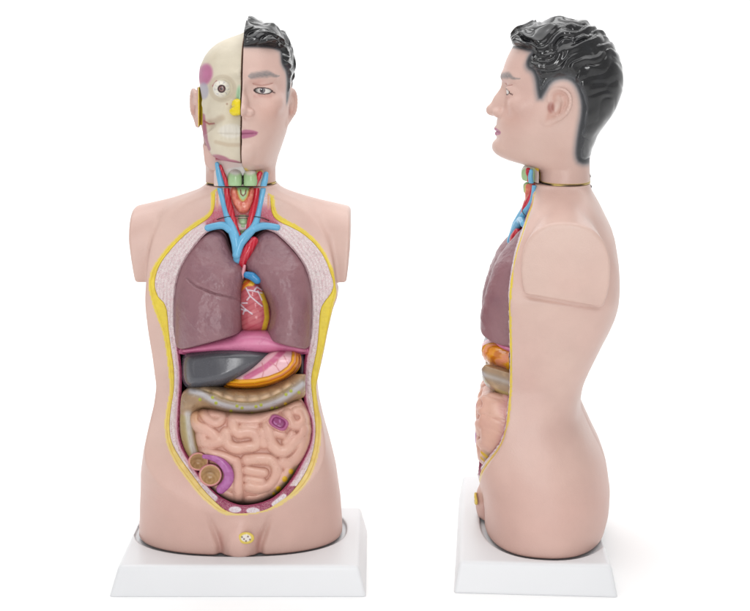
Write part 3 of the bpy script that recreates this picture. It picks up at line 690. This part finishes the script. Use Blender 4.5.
def head_skin_field(X, V, Y):
    F = face_field(X, V, Y)
    e = ear_field(np.abs(X - HX + 5.0), V, Y)
    F = smin(F, e, 2.2)
    # face and scalp only on the model's left; on the right only ear, nape and neck behind the bone
    right = X - HX
    keep = np.minimum(np.minimum(-right + .55, 1e3), 1e3)
    lft = np.maximum(np.maximum(np.where(np.abs(X - HX) > 47.6, 16., 31.5) - Y, 88.5 - V), right + .55)      # piece behind the bone half
    lowneck = np.maximum(np.maximum(146 - V, 8 - Y), right + .55)
    K = np.minimum(np.minimum(.55 - right, 1e3), np.minimum(lft, lowneck))
    F = smax(F, K, .8)
    F = smax(F, V - 186.6, .8)
    return F
def head_skin_paint(X, V, Y):
    x = np.abs(X - HX); p = Paint(len(X), SKIN); skin_tone(X, V, Y, p); u, v = proj(X, V, Y)
    p.mix((224, 176, 160), .5 * np.exp(-((x - 26) / 12) ** 2 - ((V - 108) / 14) ** 2) * (Y < 20))
    p.mix((210, 150, 140), .35 * np.exp(-((x - 16) / 7) ** 2 - ((V - 80) / 5) ** 2) * (Y < 0))
    # lips
    ty = 130.3; up = 4.2 * np.sqrt(np.clip(1 - (x / 16.5) ** 2, 0, 1)) * (1 - .25 * np.exp(-(x / 2.5) ** 2)); lo = 5.0 * np.sqrt(np.clip(1 - (x / 16.0) ** 2, 0, 1))
    inl = np.where(V < ty, (ty - V) - up, (V - ty) - lo)
    p.mix((178, 98, 134), .85 * sstep(.6, -.9, inl) * (Y < 0) * (x < 17)); p.mix((140, 60, 98), .6 * np.exp(-((V - ty) / .8) ** 2) * (x < 14.5) * (Y < 0))
    # brow
    bw = 74.6 - 1.6 * np.sin(np.clip((x - 8) / 26, 0, 1) * 2.2) + 2.2 * sstep(26, 34, x)
    hw = np.interp(x, [6, 9, 24, 33, 36], [.3, 2.9, 3.3, 1.3, .3])
    p.mix((112, 115, 118), .8 * sstep(1.6, .3, np.abs(V - bw) / hw) * (x > 6) * (x < 36) * (Y < 10) * (.75 + .25 * noise(X, V * 3, Y, 2.)))
    # eye outline
    e = np.abs(V - 89.4 - .06 * (x - 20)) - 2.55 * np.sqrt(np.clip(1 - ((x - 20.3) / 8.4) ** 2, 0, 1))
    msk = (x > 10.5) & (x < 31.5) & (Y < 0)
    p.mix((60, 36, 34), .92 * sstep(1.35, .75, e) * msk * (np.abs(x - 20.3) < 9.6)); p.mix((70, 40, 40), .8 * sstep(.9, .4, np.abs(V - 90.2 - .5 * (x - 28.5))) * (x > 28) * (x < 32) * (Y < 0))
    p.mix((180, 124, 112), .6 * sstep(.9, .3, np.abs(V - 83.8 + .0175 * (x - 20) ** 2)) * (np.abs(x - 20) < 10) * (Y < 0))
    p.mix((206, 150, 140), .45 * np.exp(-((V - 94.5) / 2.) ** 2) * (np.abs(x - 20) < 9) * (Y < 0))
    # ear folds
    es = (np.abs(X - HX + 5.0) > 42.5) & (V > 88) & (V < 134) & (Y > 8) & (Y < 46)
    p.mix((200, 146, 130), .5 * es * np.exp(-((ear_sd(Y, V) + 5) / 3.) ** 2)); p.mix((150, 84, 74), .6 * es * sstep(5, 2, np.hypot(Y - 22.5, (V - 112) * .7)))
    # faded hair edge
    hd = hair_sd(Y, V); ex = sstep(8, -1, hd) * (X > HX)
    fore = sstep(2, -8, Y) * sstep(66, 56, V)
    ear_m = sstep(2.5, .5, ear_sd(Y, V)) * (np.abs(X - HX + 5.0) > 41)
    p.mix((112, 116, 122), .8 * ex ** 1.7 * (1 - fore * .85) * (1 - ear_m)); p.mix((44, 46, 50), .95 * sstep(2, -2, hd) * (X > HX) * (1 - ear_m))
    # cut face on the bone side
    cf = (X < HX - 1) & (Y < 33) & (V > 86) & (V < 130) & (np.abs(X - HX) < 48.6) & (V < 128); p.mix((240, 214, 50), cf * 1.0)
    nk = (V > 166) & (Y - hFy(V) < 1.6)
    p.mix((238, 200, 100), nk * 1.0)
    p.mix((90, 60, 40), .9 * (np.abs(X - HX) < 1.0) * sstep(45, 60, V))
    p.mix((232, 200, 110), .8 * sstep(185.4, 186.2, V))
    return p.out()
head = build('head', ((-58, 64), (14, 190), (-54, 102)), .78, head_skin_field, head_skin_paint, M_skin, root, 'body')

def hair_field(X, V, Y):
    hd = hair_sd(Y, V); inn = sstep(0, 7, -hd)
    # combed locks: waves running back from the fringe
    ax = X - HX
    fl = (V * .55 + Y * .28 + 5.5 * np.sin(Y * .055 + ax * .05 + 1.2) + 2.2 * np.sin(Y * .12 - V * .07))
    big = .9 * np.sin(fl * .30 + 1.9 * noise(X, V, Y, 17.)) + .5 * np.sin(fl * .62 + ax * .15 + 2.2 * noise(X, Y, V, 11.))
    lock = np.abs(big) * 1.4 - .9 + .18 * np.sin(fl * 2.9 + Y * .1) * sstep(40, 10, Y) + .5 * noise(X, V, Y, 11.)
    up = sstep(125, 45, V)
    T = -.8 + 4.8 * inn * (.25 + .75 * up) + 1.75 * lock * inn * (.25 + .75 * up) * (.35 + .65 * sstep(92, 45, Y)) + 2.5 * np.exp(-((Y + 14) / 14) ** 2) * sstep(58, 44, V) * inn
    F = head_base(X, V, Y, T)
    return smax(smax(F, .2 + HX - X + .9, .5), hd, 1.5)
def hair_paint(X, V, Y):
    hd = -hair_sd(Y, V); p = Paint(len(X), (22, 22, 24)); p.mix((108, 112, 118), .95 * sstep(9, -1, hd) * sstep(56, 72, V)); p.mix((70, 72, 76), .5 * sstep(110, 150, V))
    p.mix((48, 50, 56), .4 * np.clip(noise(X, V * .6, Y * .5, 5.), 0, 1)); p.mix((96, 92, 92), .5 * sstep(4, 0, hd) * (V < 56))
    return p.out()
build('hair', ((HX - 1, 60), (6, 172), (-40, 108)), .8, hair_field, hair_paint, M_hair, head, 'body')
# eye of the skin half
def eye_f(X, V, Y): return ball(X, V, Y, (EYE[0], EYE[1], EYE[2] + 1.6), 9.3)
def eye_p(X, V, Y):
    p = Paint(len(X), (238, 232, 226)); r = np.hypot(X - EYE[0] + .6, V - 89.0); p.mix((92, 76, 84), sstep(3.0, 2.4, r)); p.mix((24, 18, 18), sstep(1.7, 1.1, r)); p.mix((240, 240, 240), sstep(.9, .4, np.hypot(X - EYE[0] + 1.6, V - 87.9))); return p.out()  # the small white dot is a painted glint
build('eyeball', ((EYE[0] - 11, EYE[0] + 11), (78, 100), (-26, -2)), .45, eye_f, eye_p, M_gloss, head, 'body')

# ---- bone half of the face
sv = [32,34,36,39,43,49,56,67,77,87,100,115,127,135,143,150,157,163,168]
sW = [1,6,12,20,27,34,39.5,44.5,45.5,44.5,42,41.5,41.5,41,38.5,36,32,27,20]
skW = tab(front_V(sv, 12), np.array(sW) + 3.0 * sstep(36, 46, np.array(sv, float)) * sstep(160, 135, np.array(sv, float)), 1.4)
sfV = [30,34,38,44,52,62,75,88,100,112,125,140,152,158,163,168]; sfY = [30,14,2,-8,-15,-20,-23,-22,-21,-24,-28,-29,-29,-26,-18,-5]
skF = tab(sfV, sfY, 2)
skB = tab([30,34,40,50,65,80,100,120,140,170], [36,56,70,82,89,91,88,74,50,30], 3)
def skull_field(X, V, Y):
    w = skW(V); f = skF(V); b = skB(V); cy = np.minimum(26.0, (b + f) / 2 + 10)
    d = np.where(Y < cy, cy - f, b - cy); x = HX - X
    F = (sup(x / w, (Y - cy) / np.maximum(d, 1), 2.25) - 1) * np.minimum(w, 40)
    F = smax(F, -ball(x, V, Y, (20.5, 88, -27), (13.5, 12.5, 11.5)), 2.5)          # orbit
    F = smin(F, ball(x, V, Y, (20.5, 87.5, -8), (9.6, 9.6, 10.0)), 2)
    F = smin(F, caps(x, V, Y, (4, 73, -21), (30, 76, -8), 2.6, 2.6), 5)
    F = smin(F, caps(x, V, Y, (14, 104, -20), (39, 104, 6), 4.0, 3.6), 5)  # cheek bone
    F = smax(F, -caps(x, V, Y, (28, 119, -22), (38, 126, -2), 5, 6), 6)  # hollow under it
    F = F + .4 * np.exp(-((V - 131) / 1.1) ** 2) * sstep(27, 22, x) * (Y < -5)
    F = F + .25 * np.cos(x * 1.45) * sstep(24, 20, x) * sstep(121, 125, V) * sstep(139, 136, V) * (Y < -5)
    F = F + .8 * np.exp(-(np.hypot(x - 15, V - 103.5) / 1.6) ** 2) * (Y < 0)
    F = smin(F, caps(x, V, Y, (0, 84, -21), (0, 98, -29), 2.6, 3.0), 4)
    F = smax(F, V - 161.5 + .14 * x, 3)
    # room for the skin piece around the ear
    F = smax(F, -np.maximum(np.maximum(30.5 - Y, 87.5 - V), -x), .6)
    return smax(F, .55 - x, .6)
def skull_paint(X, V, Y):
    x = HX - X; u, v = proj(X, V, Y); p = Paint(len(X), (223, 212, 190)); n = fbm(X, V, Y, 16.)
    p.mix((234, 224, 202), .5 * np.clip(n, 0, 1)); p.mix((200, 182, 158), .5 * np.clip(-n, 0, 1))
    e = np.hypot((u - 205.0 + .12 * (v - 74)) / 8.2, (v - 74.5) / 11.5); p.mix((188, 104, 148), .85 * sstep(1.15, .7, e)); p.mix((216, 130, 176), .4 * sstep(.6, .1, e))
    p.mix((176, 172, 190), .75 * sstep(1.15, .7, np.hypot((u - 203.5) / 5.5, (v - 91) / 9)))
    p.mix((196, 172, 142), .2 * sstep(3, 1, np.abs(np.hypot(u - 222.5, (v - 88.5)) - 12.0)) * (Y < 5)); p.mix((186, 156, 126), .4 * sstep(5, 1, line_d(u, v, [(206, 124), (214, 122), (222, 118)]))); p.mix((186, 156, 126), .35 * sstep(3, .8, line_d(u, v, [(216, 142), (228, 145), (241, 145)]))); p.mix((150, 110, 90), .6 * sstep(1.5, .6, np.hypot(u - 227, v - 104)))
    p.mix((168, 216, 176), .8 * sstep(1.2, .6, np.hypot((u - 239.5) / 3.6, (v - 96) / 11)))
    p.mix((236, 232, 226), .55 * sstep(1.15, .75, np.hypot((u - 231) / 13, (v - 131) / 7.5)))
    p.mix((190, 178, 160), .35 * np.exp(-((V - 131) / .8) ** 2) * sstep(27, 22, x) * (Y < -5))
    p.mix((190, 60, 80), 0 * x)
    p.mix((164, 72, 92), .8 * sstep(1.4, .5, line_d(u, v, [(213, 86), (216.5, 81.5)])))
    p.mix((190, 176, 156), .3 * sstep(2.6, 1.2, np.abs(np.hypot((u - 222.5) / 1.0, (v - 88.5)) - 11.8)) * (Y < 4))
    p.mix((166, 92, 116), .85 * sstep(3.4, 1.5, line_d(u, v, [(202.5, 116), (204, 128), (205.5, 141), (208, 149)])))
    p.mix((150, 70, 70), .7 * sstep(1.2, .5, line_d(u, v, [(204, 121), (209, 124), (214, 123.5)])))
    for c, a, b in (((221, 158.5), 9, 3.2), ((235, 163.5), 8.5, 3.2)): p.mix((176, 104, 128), .8 * sstep(1.3, .7, np.hypot((u - c[0]) / a, (v - c[1] - .25 * (u - c[0])) / b)))
    p.mix((120, 80, 60), .9 * (x < 1.2))
    p.mix((120, 66, 74), .7 * sstep(158.5, 161, V))
    return p.out()
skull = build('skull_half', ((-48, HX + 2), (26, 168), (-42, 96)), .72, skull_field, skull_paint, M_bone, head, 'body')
EY2 = (HX - 20.3, 87.4, -13.5)
def eye2_p(X, V, Y):
    r = np.hypot(X - EY2[0], V - EY2[1]); p = Paint(len(X), (236, 230, 216)); a = np.arctan2(V - EY2[1], X - EY2[0])
    p.mix((120, 120, 150), .35 * sstep(.5, 1, np.sin(a * 9 + noise(X, V, Y, 2.) * 3)) * sstep(4, 5, r) * sstep(8.5, 6.5, r))
    p.mix((70, 44, 44), sstep(4.4, 3.6, r)); p.mix((150, 112, 108), sstep(2.7, 2.0, r)); p.mix((40, 24, 24), sstep(1.5, 1.0, r)); return p.out()
build('eyeball', ((EY2[0] - 11, EY2[0] + 11), (76, 99), (-26, -2)), .45, lambda X, V, Y: ball(X, V, Y, EY2, 9.6), eye2_p, M_gloss, skull, 'body')
def nas_f(U, V, Y):
    f = ball(U, V, Y, (237.5, 103.5, -28), (5.5, 5, 7)); f = smin(f, ball(U, V, Y, (235, 111, -28), (5.8, 4.8, 7)), 2); f = smin(f, ball(U, V, Y, (239, 109, -30), (4.5, 6, 7)), 2)
    return smax(f + .7 * noise(U, V, Y, 3.), U - 240.6, .5)
build('nasal_cartilage', ((227, 244), (96, 119), (-39, -18)), .5, nas_f, (242, 218, 24), M_gloss, skull)

# ---- throat at the bottom of the head piece
def thr_f(u, v, y):
    d = smax(150 - v, v - 186.2, 1)
    d = smax(d, (sup((front_X(u, y) + 1.5) / 34.8, (y - 36) / 33.5, 2.4) - 1) * 30, 1)
    return smax(d, y - 10.2, 1)
def thr_p(u, v, y):
    p = Paint(len(u), (236, 214, 206)); p.mix((244, 208, 90), (u < 211) * 1.0); p.mix((226, 170, 160), sstep(2, .8, np.abs(u - 212.5)))
    p.mix((240, 236, 230), sstep(1.2, .8, np.hypot((u - 242) / 17, (v - 172) / 5))); p.mix((240, 192, 70), (u > 269) * 1.0)
    p.mix((238, 206, 60), sstep(1.2, .8, np.hypot((u - 264) / 9, (v - 169.5) / 4.0))); p.mix((170, 70, 90), sstep(162, 158, v)); p.mix((200, 110, 110), .8 * sstep(3, 1, np.abs(u - 229.5)) * (v > 176))
    return p.out()
build('neck_muscle', ((203, 278), (148, 188), (-1, 20)), .6, thr_f, thr_p, M_organ, head)
def thc_f(u, v, y):
    f = None
    for c in (235.0, 250.4):
        e = (sup(sup((u - c) / 7.6, (v - 180) / 10.5, 2.5), (y - 3) / 11.0, 2.2) - 1) * 7
        f = e if f is None else smin(f, e, 1.5)
    return smax(smax(f, v - 186.1, .6), -np.maximum(np.abs(u - 242.8) - .5, y + 2), .3)
def thc_p(u, v, y):
    p = Paint(len(u), (176, 212, 158)); p.mix((236, 238, 228), sstep(177, 173, v + .06 * (np.abs(u - 242.8) - 7) ** 2)); p.mix((30, 24, 22), .9 * (np.abs(u - 242.8) < .9)); return p.out()
build('throat_cartilage', ((225, 261), (167, 188), (-13, 6)), .5, thc_f, thc_p, M_gloss, head)
tube('jugular_vein', [(217,164,2),(218.5,172,1),(220.3,180,1),(221.5,185,2),(222,190,2)], [2.2,3.0,3.2,3.3,3.3], BLUE, M_gloss, head, flat=.8, dz=1.5, vlim=(150, 186.3))
tube('carotid_artery', [(220.5,166,0),(223,173,-1),(225.5,180,-2),(227,185,-1),(227.5,190,-1)], [1.5,1.9,2.1,2.1,2.1], RED, M_gloss, head, paint=redp, dz=1.5, vlim=(150, 186.3))
tube('jugular_vein', [(266,174,1),(265,180,0),(263.5,185,1),(263,190,1)], [2.6,3.2,3.3,3.3], BLUE, M_gloss, head, flat=.8, dz=1.5, vlim=(150, 186.3))
tube('carotid_artery', [(260,173.5,-2),(258.5,176,-2),(257.5,181,-1),(255.5,185,-2),(255,190,-2)], [2.6,3.0,1.8,1.8,1.8], RED, M_gloss, head, paint=redp, dz=1.5, vlim=(150, 186.3))

# ---- joint plate between head and trunk, and the two small hooks at the nape
def plate_f(X, V, Y):
    F = head_base(X, 180 + 0 * V, Y) - .9; return smax(smax(F, np.abs(V - 187.3) - .55, .3), 5 - Y, .3)
def plate_p(X, V, Y):
    p = Paint(len(X), (236, 212, 130)); p.mix((48, 36, 30), sstep(26, 20, Y)); p.mix((90, 66, 44), .9 * sstep(30, 40, Y) * sstep(58, 52, Y)); return p.out()
build('joint_plate', ((-36, 42), (185.5, 189.5), (-2, 68)), .45, plate_f, plate_p, M_organ, root, 'body')
def ring_mesh(name, c, R, r, mat, parent):
    vs = []; fs = []; n, m = 20, 8
    for i in range(n):
        a = 2 * math.pi * i / n
        for j in range(m):
            b = 2 * math.pi * j / m; rr = R + r * math.cos(b)
            vs.append(((c[0] + r * math.sin(b)) * S, (c[2] + rr * math.cos(a)) * S, (VB - c[1] - rr * math.sin(a)) * S))
    for i in range(n):
        for j in range(m): fs.append((i * m + j, ((i + 1) % n) * m + j, ((i + 1) % n) * m + (j + 1) % m, i * m + (j + 1) % m))
    return link_mesh(name, np.array(vs), np.array(fs), mat, parent)
ring_mesh('hook', (HX - 5, 181.8, 61.2), 1.7, .55, M_metal, head); ring_mesh('hook', (HX - 5, 192.5, 62.2), 1.7, .55, M_metal, root)

# ------------------------------------------------------------------ base with its recess
BX = 7.5
TURN = -4.0
sec = []
for a in np.linspace(0, 2 * math.pi, 96, endpoint=False):
    l, r, f, b = [float(q(530.)) for q in (Lx, Rx, Fy, By)]; n = 2.4
    ca, sa = math.cos(a), math.sin(a); k = (abs(ca) ** n + abs(sa) ** n) ** (-1 / n)
    sec.append(((l + r) / 2 + (r - l) / 2 * ca * k, (f + b) / 2 + (b - f) / 2 * sa * k))
def make_base(parent, turn, sh=0.0, bx=BX, taper=0.0):
  t0 = math.radians(turn); ct, st = math.cos(t0), math.sin(t0)
  sec_sd = Map2(lambda a, b: poly_sd(a, b, np.array([(x * ct - (y + sh - 15) * st, 15 + x * st + (y + sh - 15) * ct) for x, y in sec])), -140, 140, -100, 120, .8)
  def base_f(X, V, Y):
      t = (VB - V) / 27.5
      hx = 121 - 7.5 * t; hy = 77 - 5 * t - taper * (121 - X) / 242
      q = np.maximum(np.abs(X - bx) - hx, np.abs(Y) - hy)
      qr = smax(np.abs(X - bx) - hx, np.abs(Y) - hy, 3)
      F = smax(smax(qr, 534.5 - V, 4.0), V - VB, .6)
      rec = smax(sec_sd(X, Y) - 4.5, V - 539.5, 1.5)
      return smax(F, -rec, 2.0)
  return build('base', ((-122, 133), (531, 564), (-80, 80)), 1.1, base_f, (226, 227, 229), M_base, parent, 'body')
make_base(root, 0.0)

# ------------------------------------------------------------------ second model, turned to show its profile
root2 = bpy.data.objects.new('anatomical_torso', None); scene.collection.objects.link(root2)
root2.location = ((534 - 375) * S, 50 * S, 0); root2.rotation_euler = (0, 0, math.radians(-93.5))
root2['label'] = 'anatomical torso model turned sideways, facing left, black hair and one ear showing'
root2['category'] = 'anatomical model'; root2['group'] = 'anatomical torso models on white bases'
def pose(me, is_base):
    """the second cast differs a little: head held slightly lower in front, trunk turned a few degrees on its base"""
    n = len(me.vertices); co = np.empty(n * 3, F4); me.vertices.foreach_get('co', co); co = co.reshape(-1, 3)
    X = co[:, 0] / S; Y = co[:, 1] / S; V = VB - co[:, 2] / S
    if not is_base:
        front = np.interp(V, [17, 48, 73, 89, 114, 130.5, 160, 190], [17, 50, 77, 92.5, 121, 136, 161, 190]) - V
        ear = -4.5 * np.exp(-((V - 108) / 32) ** 2)
        w = sstep(-8, 12, Y); w2 = sstep(75, 45, Y)
        V = np.where(V < 190, V + front * (1 - w) + ear * w * w2, V)
        a = math.radians(TURN); cx, cy = 0., 15.
        x, y = X - cx, Y - cy + 1; X = cx + x * math.cos(a) - y * math.sin(a); Y = cy + x * math.sin(a) + y * math.cos(a)
    me.vertices.foreach_set('co', np.stack([X * S, Y * S, (VB - V) * S], 1).astype(F4).ravel()); me.update()
def copy_part(o, par):
    c = o.copy(); c.data = o.data.copy(); scene.collection.objects.link(c); c.parent = par
    pose(c.data, o.name.startswith('base'))
    for ch in list(o.children): copy_part(ch, c)
for o in list(root.children):
    if not o.name.startswith('base'): copy_part(o, root2)
make_base(root2, TURN, 1.0, 3.0, 6.0)
